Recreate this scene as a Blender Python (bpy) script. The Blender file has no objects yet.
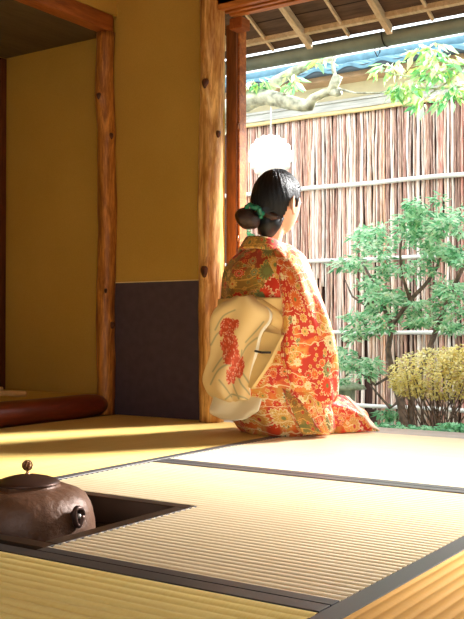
import bpy, bmesh, math, random
from mathutils import Vector, Matrix, noise
random.seed(7)
PI = math.pi
H = 0.39                       # camera height
TH = math.radians(33.8)        # camera turned left of +Y
CS, SN = math.cos(TH), math.sin(TH)
F = 938.0
HZ = 325.0
scn = bpy.context.scene
COL = scn.collection

# ------------------------------------------------------------------ helpers
def atY(px, py, Y):
    r = (px-232)/F; d = Y/(r*SN+CS); l = r*d
    return Vector((l*CS-d*SN, Y, H-(py-HZ)/F*d))
def atX(px, py, X):
    r = (px-232)/F; d = X/(r*CS-SN); l = r*d
    return Vector((X, l*SN+d*CS, H-(py-HZ)/F*d))
def atZ(px, py, Z):
    d = (H-Z)*F/(py-HZ); l = (px-232)/F*d
    return Vector((l*CS-d*SN, l*SN+d*CS, Z))

def link(o, parent=None):
    COL.objects.link(o)
    if parent is not None: o.parent = parent
    return o
def tag(o, label=None, cat=None, group=None, kind=None):
    if label: o['label'] = label
    if cat: o['category'] = cat
    if group: o['group'] = group
    if kind: o['kind'] = kind
    return o
def empty(name, loc, rz=0.0):
    o = bpy.data.objects.new(name, None); o.location = loc; o.rotation_euler = (0, 0, rz)
    o.empty_display_size = 0.05
    return link(o)

class MB:
    """collects geometry for ONE mesh object"""
    def __init__(s):
        s.v = []; s.f = []; s.m = []; s.uv = {}; s.col = None
    def add(s, vs, fs, mi=0, uvs=None):
        b = len(s.v); s.v += [Vector(v) for v in vs]
        for i, f in enumerate(fs):
            s.f.append([b+k for k in f]); s.m.append(mi)
        if uvs:
            for i, u in enumerate(uvs): s.uv[b+i] = u
        return b
    def box(s, a, b, mi=0):
        x0, y0, z0 = a; x1, y1, z1 = b
        s.add([(x0,y0,z0),(x1,y0,z0),(x1,y1,z0),(x0,y1,z0),(x0,y0,z1),(x1,y0,z1),(x1,y1,z1),(x0,y1,z1)],
              [(0,3,2,1),(4,5,6,7),(0,1,5,4),(1,2,6,5),(2,3,7,6),(3,0,4,7)], mi); return s
    def tube(s, pts, rads, n=10, mi=0, cap=True, wob=0.0, seed=0, flat=1.0):
        pts = [Vector(p) for p in pts]
        if not hasattr(rads, '__len__'): rads = [rads]*len(pts)
        rings = []; up = None
        for i, p in enumerate(pts):
            t = (pts[min(i+1, len(pts)-1)]-pts[max(i-1, 0)]).normalized()
            if up is None:
                up = Vector((0,0,1)) if abs(t.z) < .9 else Vector((1,0,0))
            sd = t.cross(up).normalized(); up = sd.cross(t).normalized()
            ring = []
            for k in range(n):
                a = 2*PI*k/n; r = rads[i]
                if wob:
                    r *= 1+wob*noise.noise(Vector((math.cos(a)*1.3+seed, math.sin(a)*1.3, i*.37+seed*3)))
                ring.append(p+(sd*math.cos(a)+up*math.sin(a)*flat)*r)
            rings.append(ring)
        vs = [v for r in rings for v in r]; fs = []
        for i in range(len(pts)-1):
            for k in range(n):
                a, b = i*n+k, i*n+(k+1) % n
                fs.append((a, b, b+n, a+n))
        if cap:
            fs.append(tuple(reversed(range(n)))); m = (len(pts)-1)*n
            fs.append(tuple(m+k for k in range(n)))
        s.add(vs, fs, mi); return s
    def lathe(s, prof, c=(0,0,0), n=48, mi=0):
        vs = []; fs = []; c = Vector(c)
        for r, z in prof:
            for k in range(n):
                a = 2*PI*k/n; vs.append(c+Vector((r*math.cos(a), r*math.sin(a), z)))
        for i in range(len(prof)-1):
            for k in range(n):
                a, b = i*n+k, i*n+(k+1) % n
                fs.append((a, b, b+n, a+n))
        s.add(vs, fs, mi); return s
    def build(s, name, mat, parent=None, smooth=True, bevel=0, seg=2, sub=0, solid=0, auto=None, local=None):
        me = bpy.data.meshes.new(name)
        me.from_pydata([tuple(v) for v in s.v], [], s.f)
        mats = mat if isinstance(mat, (list, tuple)) else [mat]
        for m in mats: me.materials.append(m)
        for p, mi in zip(me.polygons, s.m):
            p.material_index = mi; p.use_smooth = smooth
        if s.uv:
            lay = me.uv_layers.new(name='UVMap')
            for lp in me.loops:
                lay.data[lp.index].uv = s.uv.get(lp.vertex_index, (0, 0))
        if s.col:
            ca = me.color_attributes.new('Paint', 'FLOAT_COLOR', 'POINT')
            for i, c in enumerate(s.col): ca.data[i].color = (c[0], c[1], c[2], 1)
        me.update()
        o = bpy.data.objects.new(name, me); link(o, parent)
        if solid:
            md = o.modifiers.new('solid', 'SOLIDIFY'); md.thickness = solid; md.offset = 0
        if bevel:
            md = o.modifiers.new('bevel', 'BEVEL'); md.width = bevel; md.segments = seg; md.limit_method = 'ANGLE'
        if sub:
            md = o.modifiers.new('sub', 'SUBSURF'); md.levels = sub; md.render_levels = sub
        if auto is not None:
            me.set_sharp_from_angle(angle=math.radians(auto))
        return o

def lin(c):
    return tuple(((x/255)/12.92 if x/255 <= .04045 else ((x/255+.055)/1.055)**2.4) for x in c[:3])+(1,)

class NT:
    def __init__(s, name):
        s.mat = bpy.data.materials.new(name); s.mat.use_nodes = True
        s.t = s.mat.node_tree; s.n = s.t.nodes
        s.b = s.n['Principled BSDF']
    def new(s, ty, **kw):
        o = s.n.new(ty)
        for k, v in kw.items():
            if k.startswith('i_'):
                o.inputs[k[2:].replace('_', ' ')].default_value = v
            else: setattr(o, k, v)
        return o
    def lk(s, a, b): s.t.links.new(a, b)
    def math(s, op, a, b=None, c=None):
        o = s.n.new('ShaderNodeMath'); o.operation = op
        for i, x in enumerate((a, b, c)):
            if x is None: continue
            if isinstance(x, (int, float)): o.inputs[i].default_value = x
            else: s.lk(x, o.inputs[i])
        return o.outputs[0]
    def mix(s, f, a, b, mode='MIX'):
        o = s.n.new('ShaderNodeMix'); o.data_type = 'RGBA'; o.blend_type = mode
        for i, x in ((0, f), (6, a), (7, b)):
            if isinstance(x, (int, float)): o.inputs[i].default_value = x
            elif isinstance(x, (tuple, list)): o.inputs[i].default_value = x
            else: s.lk(x, o.inputs[i])
        return o.outputs[2]
    def ramp(s, f, stops, interp='LINEAR'):
        o = s.n.new('ShaderNodeValToRGB'); o.color_ramp.interpolation = interp
        e = o.color_ramp.elements
        while len(e) < len(stops): e.new(0.5)
        for k, (p, c) in enumerate(stops):
            e[k].position = p; e[k].color = c
        s.lk(f, o.inputs[0]); return o.outputs[0]
    def coords(s, kind='Object'):
        return s.n.new('ShaderNodeTexCoord').outputs[kind]
    def mapping(s, v, scale=(1,1,1), loc=(0,0,0), rot=(0,0,0)):
        o = s.n.new('ShaderNodeMapping'); s.lk(v, o.inputs[0])
        o.inputs['Scale'].default_value = scale; o.inputs['Location'].default_value = loc; o.inputs['Rotation'].default_value = rot
        return o.outputs[0]
    def noise(s, v, scale=5, detail=4, rough=.5, dist=0):
        o = s.n.new('ShaderNodeTexNoise'); s.lk(v, o.inputs['Vector'])
        o.inputs['Scale'].default_value = scale; o.inputs['Detail'].default_value = detail
        o.inputs['Roughness'].default_value = rough; o.inputs['Distortion'].default_value = dist
        return o.outputs[0]
    def bump(s, h, strength=.3, dist=.01):
        o = s.n.new('ShaderNodeBump'); o.inputs['Strength'].default_value = strength; o.inputs['Distance'].default_value = dist
        s.lk(h, o.inputs['Height']); s.lk(o.outputs[0], s.b.inputs['Normal']); return o
    def base(s, c, rough=.6, metal=0, spec=.5):
        if isinstance(c, (tuple, list)): s.b.inputs['Base Color'].default_value = c
        else: s.lk(c, s.b.inputs['Base Color'])
        s.b.inputs['Roughness'].default_value = rough; s.b.inputs['Metallic'].default_value = metal
        s.b.inputs['Specular IOR Level'].default_value = spec
        return s.mat

def simple(name, c, rough=.6, metal=0, spec=.5, var=.12, nscale=8, bump=0, stretch=(1,1,1), bdist=.004):
    t = NT(name); v = t.mapping(t.coords(), scale=stretch)
    n = t.noise(v, nscale, 5)
    a = lin([x*(1-var) for x in c]); b = lin([min(255, x*(1+var)) for x in c])
    col = t.ramp(n, [(.3, a), (.7, b)])
    if bump: t.bump(n, bump, bdist)
    return t.base(col, rough, metal, spec)

# ------------------------------------------------------------------ materials
M = {}
def plaster(name, c, c2):
    t = NT(name); v = t.coords()
    n = t.noise(v, 2.2, 6, .6); n2 = t.noise(v, 260, 3, .7)
    col = t.ramp(n, [(.3, lin(c)), (.7, lin(c2))])
    col = t.mix(.10, col, t.ramp(n2, [(.35, lin((90,60,15))), (.6, lin((210,170,70)))]))
    t.bump(n2, .25, .0015)
    return t.base(col, .9, 0, .15)
M['plaster'] = plaster('ochre_plaster', (190,148,66), (200,158,76))
M['plaster_in'] = plaster('alcove_plaster', (180,150,66), (190,160,74))
M['paper'] = simple('navy_paper', (78,64,72), .75, var=.05, nscale=30, spec=.3)
def wood(name, c1, c2, rough=.45, axis='Z', scale=1.0, spec=.4):
    t = NT(name); v = t.coords()
    st = {'Z': (9,9,1.1), 'X': (1.1,9,9), 'Y': (9,1.1,9)}[axis]
    v = t.mapping(v, scale=tuple(x*scale for x in st))
    n = t.noise(v, 2.5, 7, .62, 1.2); n2 = t.noise(v, 12, 4, .6, .4)
    f = t.math('ADD', t.math('MULTIPLY', n, .65), t.math('MULTIPLY', n2, .35))
    col = t.ramp(f, [(.38, lin(c1)), (.5, lin([(a+b)/2 for a, b in zip(c1, c2)])), (.62, lin(c2))])
    t.bump(f, .35, .005)
    return t.base(col, rough, 0, spec)
M['log'] = wood('polished_log_wood', (150,88,32), (244,196,124), .32)
M['post'] = wood('reddish_post_wood', (116,62,20), (218,148,70), .40)
M['knot'] = simple('dark_knot_wood', (78,38,16), .5, var=.3, nscale=60, bump=.3)
M['beam'] = wood('reddish_beam_wood', (126,62,22), (166,92,40), .45, 'Y')
M['lintel'] = wood('warm_lintel_wood', (142,74,30), (206,128,62), .4, 'X')
M['jamb'] = wood('warm_jamb_wood', (100,54,24), (148,86,44), .5)
M['sill'] = wood('grey_sill_wood', (166,160,154), (206,202,196), .5, 'X')
M['lacquer'] = wood('red_brown_lacquer', (92,34,16), (124,50,24), .32, 'Y', spec=.5)
M['dark_ceiling'] = wood('dark_board', (72,58,36), (92,74,46), .7, 'Y')
def boards(name, c1, c2, pitch):
    t = NT(name); v = t.coords(); x = t.new('ShaderNodeSeparateXYZ'); t.lk(v, x.inputs[0])
    n = t.noise(t.mapping(v, scale=(2,14,14)), 3, 6, .6)
    col = t.ramp(n, [(.3, lin(c1)), (.7, lin(c2))])
    k = t.math('FRACT', t.math('DIVIDE', x.outputs['Y'], pitch))
    g = t.math('LESS_THAN', k, .06)
    return t.base(t.mix(g, col, lin((40,28,22))), .8, 0, .2)
M['soffit'] = boards('eave_boards', (70,54,46), (104,82,68), .11)
M['rafter'] = wood('pale_rafter_wood', (186,160,128), (222,200,170), .6, 'Y')
M['gutter'] = simple('green_grey_metal', (112,122,116), .5, .3, var=.12)
M['roof_tile'] = simple('blue_grey_tile', (92,132,148), .55, 0, .4, var=.12, nscale=14)
M['plaster_out'] = simple('cream_plaster', (206,196,160), .9, var=.05)
M['board_grey'] = simple('weathered_board', (188,186,180), .8, var=.1, stretch=(1,12,12))
M['bamboo_y'] = simple('yellow_bamboo', (232,206,150), .5, var=.08)
M['bamboo_w'] = simple('bleached_bamboo', (226,222,218), .5, var=.05)
M['eave_brown'] = simple('tan_eave_board', (196,158,124), .7, var=.1)
t = NT('brushwood'); ca = t.new('ShaderNodeVertexColor', layer_name='Paint')
nz = t.noise(t.mapping(t.coords(), scale=(60,60,5)), 2, 5, .65)
col = t.mix(.75, ca.outputs[0], t.ramp(nz, [(.30, lin((90,66,58))), (.5, lin((170,156,150))), (.66, lin((240,232,226)))]), 'OVERLAY')
t.bump(nz, .5, .01); M['brush'] = t.base(col, .85, 0, .2)
M['brush_back'] = simple('brushwood_shade', (70,46,40), .9, var=.3, nscale=40, stretch=(3,1,.2))

def tatami(name, c1, c2, along, spec=.5, rough=.42):
    # woven rush; 'along' = direction of the ridges
    t = NT(name); v = t.coords()
    sc = (60, 2.5, 1) if along == 'Y' else (2.5, 60, 1)
    n = t.noise(t.mapping(v, scale=sc), 2, 4, .6)
    sc2 = (3, 420, 1) if along == 'Y' else (420, 3, 1)
    n2 = t.noise(t.mapping(v, scale=sc2), 1, 3, .6)
    f = t.math('ADD', t.math('MULTIPLY', n, .5), t.math('MULTIPLY', n2, .5))
    col = t.ramp(f, [(.3, lin(c1)), (.7, lin(c2))])
    t.bump(n2, .2, .0008)
    return t.base(col, rough, 0, spec)
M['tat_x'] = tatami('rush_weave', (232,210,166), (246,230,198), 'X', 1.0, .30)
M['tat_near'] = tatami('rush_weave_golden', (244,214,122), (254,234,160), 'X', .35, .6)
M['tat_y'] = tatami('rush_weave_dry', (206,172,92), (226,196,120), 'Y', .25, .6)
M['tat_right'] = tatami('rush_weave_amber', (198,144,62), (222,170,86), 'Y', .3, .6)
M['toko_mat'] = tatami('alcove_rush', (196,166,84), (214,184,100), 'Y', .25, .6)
t = NT('heri_cloth'); v = t.coords()
n = t.noise(t.mapping(v, scale=(300,300,300)), 3, 2)
col = t.ramp(n, [(.3, lin((50,48,48))), (.7, lin((74,72,72)))]); t.bump(n, .1, .0005)
M['heri'] = t.base(col, .42, 0, .8)
M['frame_black'] = simple('black_lacquer', (52,40,32), .3, 0, .5, var=.15)
M['clay'] = simple('dark_clay', (30,24,20), .95, var=.2, bump=.3)
M['ash'] = simple('grey_ash', (92,86,80), 1.0, var=.2, nscale=40, bump=.4)
t = NT('cast_iron'); v = t.coords()
n = t.noise(v, 60, 5, .65); n2 = t.noise(v, 9, 4)
col = t.ramp(n2, [(.3, lin((88,58,38))), (.7, lin((122,88,68)))])
n3 = t.math('ADD', t.math('MULTIPLY', n, .6), t.noise(v, 20, 3))
t.bump(n3, .7, .006); M['iron'] = t.base(col, .46, .15, .5)
M['bronze'] = simple('dark_bronze', (82,60,52), .38, .6, var=.15, nscale=20, bump=.1)
M['brass'] = simple('aged_brass', (168,124,92), .3, .8, var=.2, nscale=60)
M['pale_wood'] = wood('pale_rod_wood', (224,176,112), (240,204,146), .5, 'X')
M['iron_dark'] = simple('trivet_iron', (44,38,36), .6, .5)
# kimono
def kimono_mat(name, gold):
    t = NT(name); uv = t.coords('UV')
    wob = t.new('ShaderNodeTexNoise', i_Scale=14.0, i_Detail=2.0); t.lk(uv, wob.inputs['Vector'])
    R, OR, GO, CR, OL, BR = [lin(c) for c in ((204,50,30),(228,112,48),(222,168,78),(246,226,178),(124,128,68),(112,54,30))]
    nb = t.noise(uv, 9 if gold else 7, 3, .5, .6)
    if gold:
        base = t.ramp(nb, [(.0, lin((112,44,24))), (.40, lin((168,54,28))), (.45, lin((138,100,48))), (.58, lin((170,126,52))), (.64, lin((112,112,52)))])
    else:
        base = t.ramp(nb, [(.0, R), (.50, R), (.56, OR), (.64, GO), (.70, lin((222,74,34)))])
    def layer(prev, scale, petals, rr, stops, seed, keep):
        mp = t.mapping(uv, loc=(seed, seed*.7, 0))
        vo = t.new('ShaderNodeTexVoronoi', voronoi_dimensions='2D'); vo.inputs['Scale'].default_value = scale
        vo.inputs['Randomness'].default_value = .85
        t.lk(mp, vo.inputs['Vector'])
        sub = t.new('ShaderNodeVectorMath', operation='SUBTRACT'); t.lk(mp, sub.inputs[0]); t.lk(vo.outputs['Position'], sub.inputs[1])
        sx = t.new('ShaderNodeSeparateXYZ'); t.lk(sub.outputs[0], sx.inputs[0])
        ang = t.math('ARCTAN2', sx.outputs[1], sx.outputs[0])
        r = vo.outputs['Distance']
        pet = t.math('ABSOLUTE', t.math('SINE', t.math('MULTIPLY', ang, petals/2)))
        edge = t.math('ADD', t.math('MULTIPLY', pet, rr*.32), rr*.68)
        q = t.math('DIVIDE', r, edge)
        cs = t.new('ShaderNodeSeparateColor'); t.lk(vo.outputs['Color'], cs.inputs[0])
        c = t.ramp(cs.outputs[0], stops, 'CONSTANT')
        # petal lines and rings
        streak = t.math('GREATER_THAN', t.math('SINE', t.math('MULTIPLY', ang, petals*2)), .25)
        ring = t.math('GREATER_THAN', t.math('SINE', t.math('MULTIPLY', q, 15)), .2)
        pat = t.math('MULTIPLY', streak, ring)
        c2 = t.mix(t.math('MULTIPLY', pat, .75), c, t.ramp(cs.outputs[1], [(0, R if not gold else BR), (.4, CR), (.75, GO)], 'CONSTANT'))
        cen = t.math('LESS_THAN', q, .22)
        c2 = t.mix(cen, c2, t.ramp(cs.outputs[2], [(0, OL), (.5, GO), (.8, R)], 'CONSTANT'))
        rim = t.math('GREATER_THAN', q, .86)
        c2 = t.mix(t.math('MULTIPLY', rim, .8), c2, CR if not gold else GO)
        inside = t.math('MULTIPLY', t.math('LESS_THAN', q, 1.0), t.math('LESS_THAN', cs.outputs[1], keep))
        return t.mix(inside, prev, c2)
    if gold:
        s1 = [(0, GO), (.3, lin((150,100,40))), (.5, R), (.68, OL), (.85, lin((190,130,60)))]
    else:
        s1 = [(0, GO), (.3, OR), (.48, CR), (.64, lin((222,70,36))), (.8, GO), (.93, OL)]
    c = layer(base, 52, 5, .42, s1, 3.3, .6 if gold else .5)
    c = layer(c, 26, 8, .44, s1, 1.7, .6 if gold else .5)
    c = layer(c, 13, 14, .5, s1, 5.1, .6 if gold else .45)
    # long curling grass strokes
    w = t.new('ShaderNodeTexWave', wave_type='RINGS', i_Scale=9.0, i_Distortion=7.0, i_Detail=2.0, i_Detail_Scale=1.2); t.lk(uv, w.inputs['Vector'])
    ln = t.math('MULTIPLY', t.math('GREATER_THAN', w.outputs[1], .97), t.math('GREATER_THAN', nb, .48))
    c = t.mix(t.math('MULTIPLY', ln, .8), c, GO if gold else CR)
    fn = t.noise(uv, 900, 1); t.bump(fn, .1, .0006)
    t.base(c, .5, 0, .35)
    t.b.inputs['Sheen Weight'].default_value = .15
    return t.mat
M['kim_back'] = kimono_mat('kimono_silk_gold', True)
M['kim_red'] = kimono_mat('kimono_silk_red', False)
M['red_silk'] = simple('red_lining_silk', (214,40,28), .5, var=.05)
t = NT('obi_silk'); ca = t.new('ShaderNodeVertexColor', layer_name='Paint')
fn = t.noise(t.coords(), 700, 1); t.bump(fn, .12, .0006); M['obi'] = t.base(ca.outputs[0], .5, 0, .35)
M['obi_plain'] = simple('cream_obi_silk', (228,194,128), .5, var=.04)
M['cord'] = simple('dark_cord', (40,36,34), .6)
M['skin'] = simple('skin', (236,190,160), .5, var=.03, spec=.4)
M['skin'].node_tree.nodes['Principled BSDF'].inputs['Subsurface Weight'].default_value = .12
M['skin'].node_tree.nodes['Principled BSDF'].inputs['Subsurface Radius'].default_value = (.02,.008,.004)
t = NT('black_hair'); uv = t.coords('UV')
n = t.noise(t.mapping(uv, scale=(120,3,1)), 1, 3, .5)
col = t.ramp(n, [(.3, lin((6,6,8))), (.7, lin((20,20,26)))]); t.bump(n, .6, .004); M['hair'] = t.base(col, .42, 0, .4)
t = NT('brown_hair'); uv = t.coords('UV')
n = t.noise(t.mapping(uv, scale=(90,3,1)), 1, 3, .5)
col = t.ramp(n, [(.3, lin((22,12,10))), (.7, lin((64,36,26)))]); t.bump(n, .6, .004); M['hair_b'] = t.base(col, .35, 0, .5)
M['green_cloth'] = simple('green_satin', (20,112,86), .35, var=.2, nscale=50)
M['collar_in'] = simple('pale_collar_silk', (236,200,176), .6, var=.05)
M['eye_w'] = simple('eye', (60,40,34), .3)
M['lip'] = simple('lip', (196,96,84), .4)
# garden
def leafmat(name, cs, trans=.35):
    t = NT(name); ca = t.new('ShaderNodeVertexColor', layer_name='Paint')
    sx = t.new('ShaderNodeSeparateColor'); t.lk(ca.outputs[0], sx.inputs[0])
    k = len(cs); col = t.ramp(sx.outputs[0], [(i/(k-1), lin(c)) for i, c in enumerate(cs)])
    t.base(col, .35, 0, .6)
    tr = t.new('ShaderNodeBsdfTranslucent'); t.lk(col, tr.inputs[0])
    mx = t.new('ShaderNodeMixShader'); mx.inputs[0].default_value = trans
    t.lk(t.b.outputs[0], mx.inputs[1]); t.lk(tr.outputs[0], mx.inputs[2])
    t.lk(mx.outputs[0], t.n['Material Output'].inputs[0]); return t.mat
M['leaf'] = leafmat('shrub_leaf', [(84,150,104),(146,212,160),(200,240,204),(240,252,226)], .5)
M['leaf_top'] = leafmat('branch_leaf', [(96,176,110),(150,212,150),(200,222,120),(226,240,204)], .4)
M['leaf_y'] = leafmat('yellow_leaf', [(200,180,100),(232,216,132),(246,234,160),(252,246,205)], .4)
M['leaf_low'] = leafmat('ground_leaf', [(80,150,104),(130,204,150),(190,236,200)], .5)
M['bark'] = simple('dark_bark', (98,82,72), .9, var=.3, nscale=30, bump=.6)
M['bark_pale'] = simple('lichen_bark', (170,170,150), .9, var=.3, nscale=22, bump=.8, bdist=.01)
t = NT('garden_ground'); v = t.coords(); n = t.noise(v, 30, 6, .7); n2 = t.noise(v, 3, 3)
c = t.mix(n2, t.ramp(n, [(.35, lin((120,108,94))), (.6, lin((220,214,204)))]), t.ramp(n, [(.3, lin((70,90,50))), (.7, lin((130,150,90)))]))
t.bump(n, .8, .03); M['ground'] = t.base(c, .95, 0, .2)
M['stone'] = simple('mossy_stone', (150,160,136), .9, var=.2, nscale=25, bump=.6)
M['rock'] = simple('pale_rock', (190,186,176), .9, var=.2, nscale=14, bump=.7, bdist=.01)
M['white'] = simple('white_paper', (252,252,252), .7, var=.01)
M['string'] = simple('white_string', (240,240,238), .8)
M['ceiling'] = simple('ceiling_boards', (150,112,64), .8, var=.15, nscale=4, stretch=(1,10,1))

# ------------------------------------------------------------------ layout
XT, YW, YD, YB, XC, XA = -2.735, 3.13, 2.145, 1.165, -1.685, -.613
ZK = 1.655     # lintel underside
HX0, HX1, HY0, HY1 = -1.675, -1.19, 1.185, 1.645

# room shell
def struct(mb, name, mat, **kw):
    o = mb.build(name, mat, **kw); o['kind'] = 'structure'; return o
g = MB()
g.box((XT, -.9, -.16), (HX0, YW, -.052)); g.box((HX1, -.9, -.16), (1.5, YW, -.052))
g.box((HX0, -.9, -.16), (HX1, HY0, -.052)); g.box((HX0, HY1, -.16), (HX1, YW, -.052))
struct(g, 'floor', M['dark_ceiling'], smooth=False)
struct(MB().box((XT-.7, -.9, 2.16), (1.5, YW+.1, 2.22)), 'ceiling', M['ceiling'], smooth=False)
XP = -2.178
struct(MB().box((-3.42, YW, -.1), (XP-.02, YW+.1, 2.16)), 'wall_far', M['plaster'], smooth=False)
struct(MB().box((XP-.02, YW-.02, ZK+.22), (1.5, YW+.09, 2.16)), 'wall_over_opening', M['plaster'], smooth=False)
# alcove shell
struct(MB().box((XT-.03, .9, 1.745), (XT+.03, YW, 2.16)), 'wall_over_alcove', M['plaster'], smooth=False)
struct(MB().box((-3.5, .9, -.1), (-3.405, YW+.1, 2.16)), 'wall_alcove_back', M['plaster_in'], smooth=False)
struct(MB().box((-3.405, .82, -.1), (XT+.03, .9, 2.16)), 'wall_alcove_side', M['plaster_in'], smooth=False)
struct(MB().box((XT-.05, -.9, -.1), (XT+.03, .82, 2.16)), 'wall_left', M['plaster'], smooth=False)
struct(MB().box((-3.405, .9, 1.672), (XT-.03, YW, 1.70)), 'ceiling_alcove', M['dark_ceiling'], smooth=False)
# ochre wall skirting paper
pl = MB().box((XT+.02, YW-.004, 0.0), (XP, YW-.0005, .573)).build('wall_paper_dado', M['paper'], smooth=False)
pl['kind'] = 'structure'
struct(MB().box((XT+.02, YW-.005, .573), (XP, YW-.0005, .577)), 'trim_1', M['bamboo_y'], smooth=False)

# tatami mats -------------------------------------------------------
def ridged(x0, x1, y0, y1, along, pitch, amp, skip=None, zt=0.0):
    """ridged top sheet over a body; ridges run along 'along'"""
    mb = MB(); seg = 8
    a0, a1 = (y0, y1) if along == 'X' else (x0, x1)
    n = max(1, round((a1-a0)/pitch)); N = n*seg
    def prof(i):
        ph = (i % seg)/seg
        return zt-amp+amp*abs(math.sin(PI*ph))**.75
    cuts = None
    for i in range(N):
        p, q = a0+(a1-a0)*i/N, a0+(a1-a0)*(i+1)/N
        zp, zq = prof(i), prof(i+1)
        if along == 'X':
            xs = x0
            if skip and q > skip[2] and p < skip[3]: xs = skip[1]
            mb.add([(xs,p,zp),(x1,p,zp),(x1,q,zq),(xs,q,zq)], [(0,1,2,3)])
        else:
            mb.add([(p,y0,zp),(q,y0,zq),(q,y1,zq),(p,y1,zp)], [(0,1,2,3)])
    def body(ax, ay, bx, by): mb.box((ax, ay, zt-.050), (bx, by, zt-amp-.0012))
    if skip:
        body(skip[1], y0, x1, y1)
        if skip[3] < y1: body(x0, skip[3], skip[1], y1)
    else: body(x0, y0, x1, y1)
    return mb
def mat_thing(x0, x1, y0, y1, along, pitch, heri, mat, label, skip=None, zt=0.0, amp=.0016, grp='tatami mats on the tea room floor'):
    root = empty('tatami_mat', ((x0+x1)/2, (y0+y1)/2, zt-.05)); L = Vector(root.location)
    tag(root, label, 'tatami mat', grp)
    e = .0015
    mb = ridged(x0+e, x1-e, y0+e, y1-e, along, pitch, amp, skip, zt)
    for v in mb.v: v -= L
    # weld ridges so they shade smoothly
    o = mb.build('rush_surface', mat, root)
    w = o.modifiers.new('weld', 'WELD'); w.merge_threshold = .0001
    o.data.set_sharp_from_angle(angle=math.radians(50))
    for (a, b, c, d) in heri:
        hb = MB().box((a+e, c+e, zt-.049), (b-e, d-e, zt+.0012))
        for v in hb.v: v -= L
        ho = hb.build('cloth_border', M['heri'], root, smooth=False, bevel=.0008); ho['label'] = 'dark grey woven cloth edge'
    return root
W = .036
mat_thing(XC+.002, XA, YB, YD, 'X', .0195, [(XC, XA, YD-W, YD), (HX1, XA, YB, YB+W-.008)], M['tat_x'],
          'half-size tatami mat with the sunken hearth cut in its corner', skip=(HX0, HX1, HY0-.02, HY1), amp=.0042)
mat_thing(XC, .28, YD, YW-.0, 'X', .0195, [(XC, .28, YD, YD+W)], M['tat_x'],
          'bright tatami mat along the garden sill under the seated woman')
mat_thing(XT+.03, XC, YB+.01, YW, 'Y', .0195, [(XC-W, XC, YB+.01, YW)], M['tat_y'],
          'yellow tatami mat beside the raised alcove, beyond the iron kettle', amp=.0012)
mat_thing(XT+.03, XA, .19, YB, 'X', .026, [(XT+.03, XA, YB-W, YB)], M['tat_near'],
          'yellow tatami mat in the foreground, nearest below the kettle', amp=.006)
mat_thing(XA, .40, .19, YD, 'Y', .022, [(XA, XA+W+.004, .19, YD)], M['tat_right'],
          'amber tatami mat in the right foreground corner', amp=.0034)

# hearth -------------------------------------------------------------
cx, cy = (HX0+HX1)/2, (HY0+HY1)/2
hearth = empty('sunken_hearth', (cx, cy, -.4)); tag(hearth, 'square sunken hearth with a dark frame holding the kettle', 'hearth')
L = Vector(hearth.location); fw = .034
fr = MB()
e = .001
def quadframe(mb, x0, x1, y0, y1, w, z0, z1):
    mb.box((x0, y0, z0), (x1, y0+w, z1)); mb.box((x0, y1-w, z0), (x1, y1, z1))
    mb.box((x0, y0+w, z0), (x0+w, y1-w, z1)); mb.box((x1-w, y0+w, z0), (x1, y1-w, z1))
quadframe(fr, HX0+e, HX1-e, HY0+e, HY1-e, fw, -.058, .0005)
for v in fr.v: v -= L
fr.build('hearth_frame', M['frame_black'], hearth, smooth=False, bevel=.002)
bx = MB(); quadframe(bx, HX0+.02, HX1-.02, HY0+.02, HY1-.02, .05, -.40, -.06)
bx.box((HX0+.02, HY0+.02, -.42), (HX1-.02, HY1-.02, -.40))
for v in bx.v: v -= L
bx.build('clay_box', M['clay'], hearth, smooth=False)
ash = MB(); N = 24; x0, x1, y0, y1 = HX0+.07, HX1-.07, HY0+.07, HY1-.07
vs = []; fs = []
for j in range(N+1):
    for i in range(N+1):
        u, v = i/N, j/N; x = x0+(x1-x0)*u; y = y0+(y1-y0)*v
        r = math.hypot(u-.5, v-.5)
        vs.append((x, y, -.36+.05*min(1, r*2)+.006*noise.noise(Vector((x*30, y*30, 0)))))
for j in range(N):
    for i in range(N):
        a = j*(N+1)+i; fs.append((a, a+1, a+N+2, a+N+1))
ash.add([Vector(v)-L for v in vs], fs); ash.build('ash_bed', M['ash'], hearth)

KX, KY = -1.445, 1.392
tv = empty('trivet', (KX, KY, -.345)); tag(tv, 'dark iron trivet carrying the kettle inside the hearth', 'trivet')
MB().tube([(.075*math.cos(a), .075*math.sin(a), .135) for a in [2*PI*k/36 for k in range(37)]], .006, 8).build('ring', M['iron_dark'], tv)
for k in range(3):
    a = 2*PI*k/3+.5
    MB().tube([(.075*math.cos(a), .075*math.sin(a), .137), (.082*math.cos(a), .082*math.sin(a), .06), (.07*math.cos(a), .07*math.sin(a), 0.0)], [.006,.006,.008], 8).build('leg', M['iron_dark'], tv)

# kettle
kt = empty('iron_kettle', (KX, KY, -.2)); tag(kt, 'rough brown cast iron tea kettle sitting low in the hearth', 'kettle')
prof = [(.0,.0),(.05,.002),(.085,.012),(.112,.035),(.131,.07),(.1395,.11),(.141,.145),(.139,.18),(.135,.205),(.129,.222),(.119,.236),(.104,.246),(.086,.2515),(.07,.253),(.066,.256),(.064,.261),(.060,.261),(.058,.25)]
kb = MB(); kb.lathe(prof, n=96)
for v in kb.v:
    r = math.hypot(v.x, v.y)
    if r > .07:
        d = .0022*noise.noise(v*38)+.0014*noise.noise(v*85)
        v.x *= 1+d/r; v.y *= 1+d/r; v.z += d*.6
kb.build('kettle_body', M['iron'], kt)
ld = MB(); ld.lathe([(0,.279),(.012,.2785),(.03,.276),(.048,.2715),(.060,.267),(.0665,.2635),(.0675,.261),(.066,.2595),(.06,.2595),(.0,.2595)], n=64)
lid = ld.build('kettle_lid', M['bronze'], kt)
kn = MB()   # openwork bud knob on a little stalk
kn.lathe([(.0,.278),(.006,.278),(.0045,.281),(.0025,.284),(.0025,.287),(.004,.288),(.0,.2885)], n=16)
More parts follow.
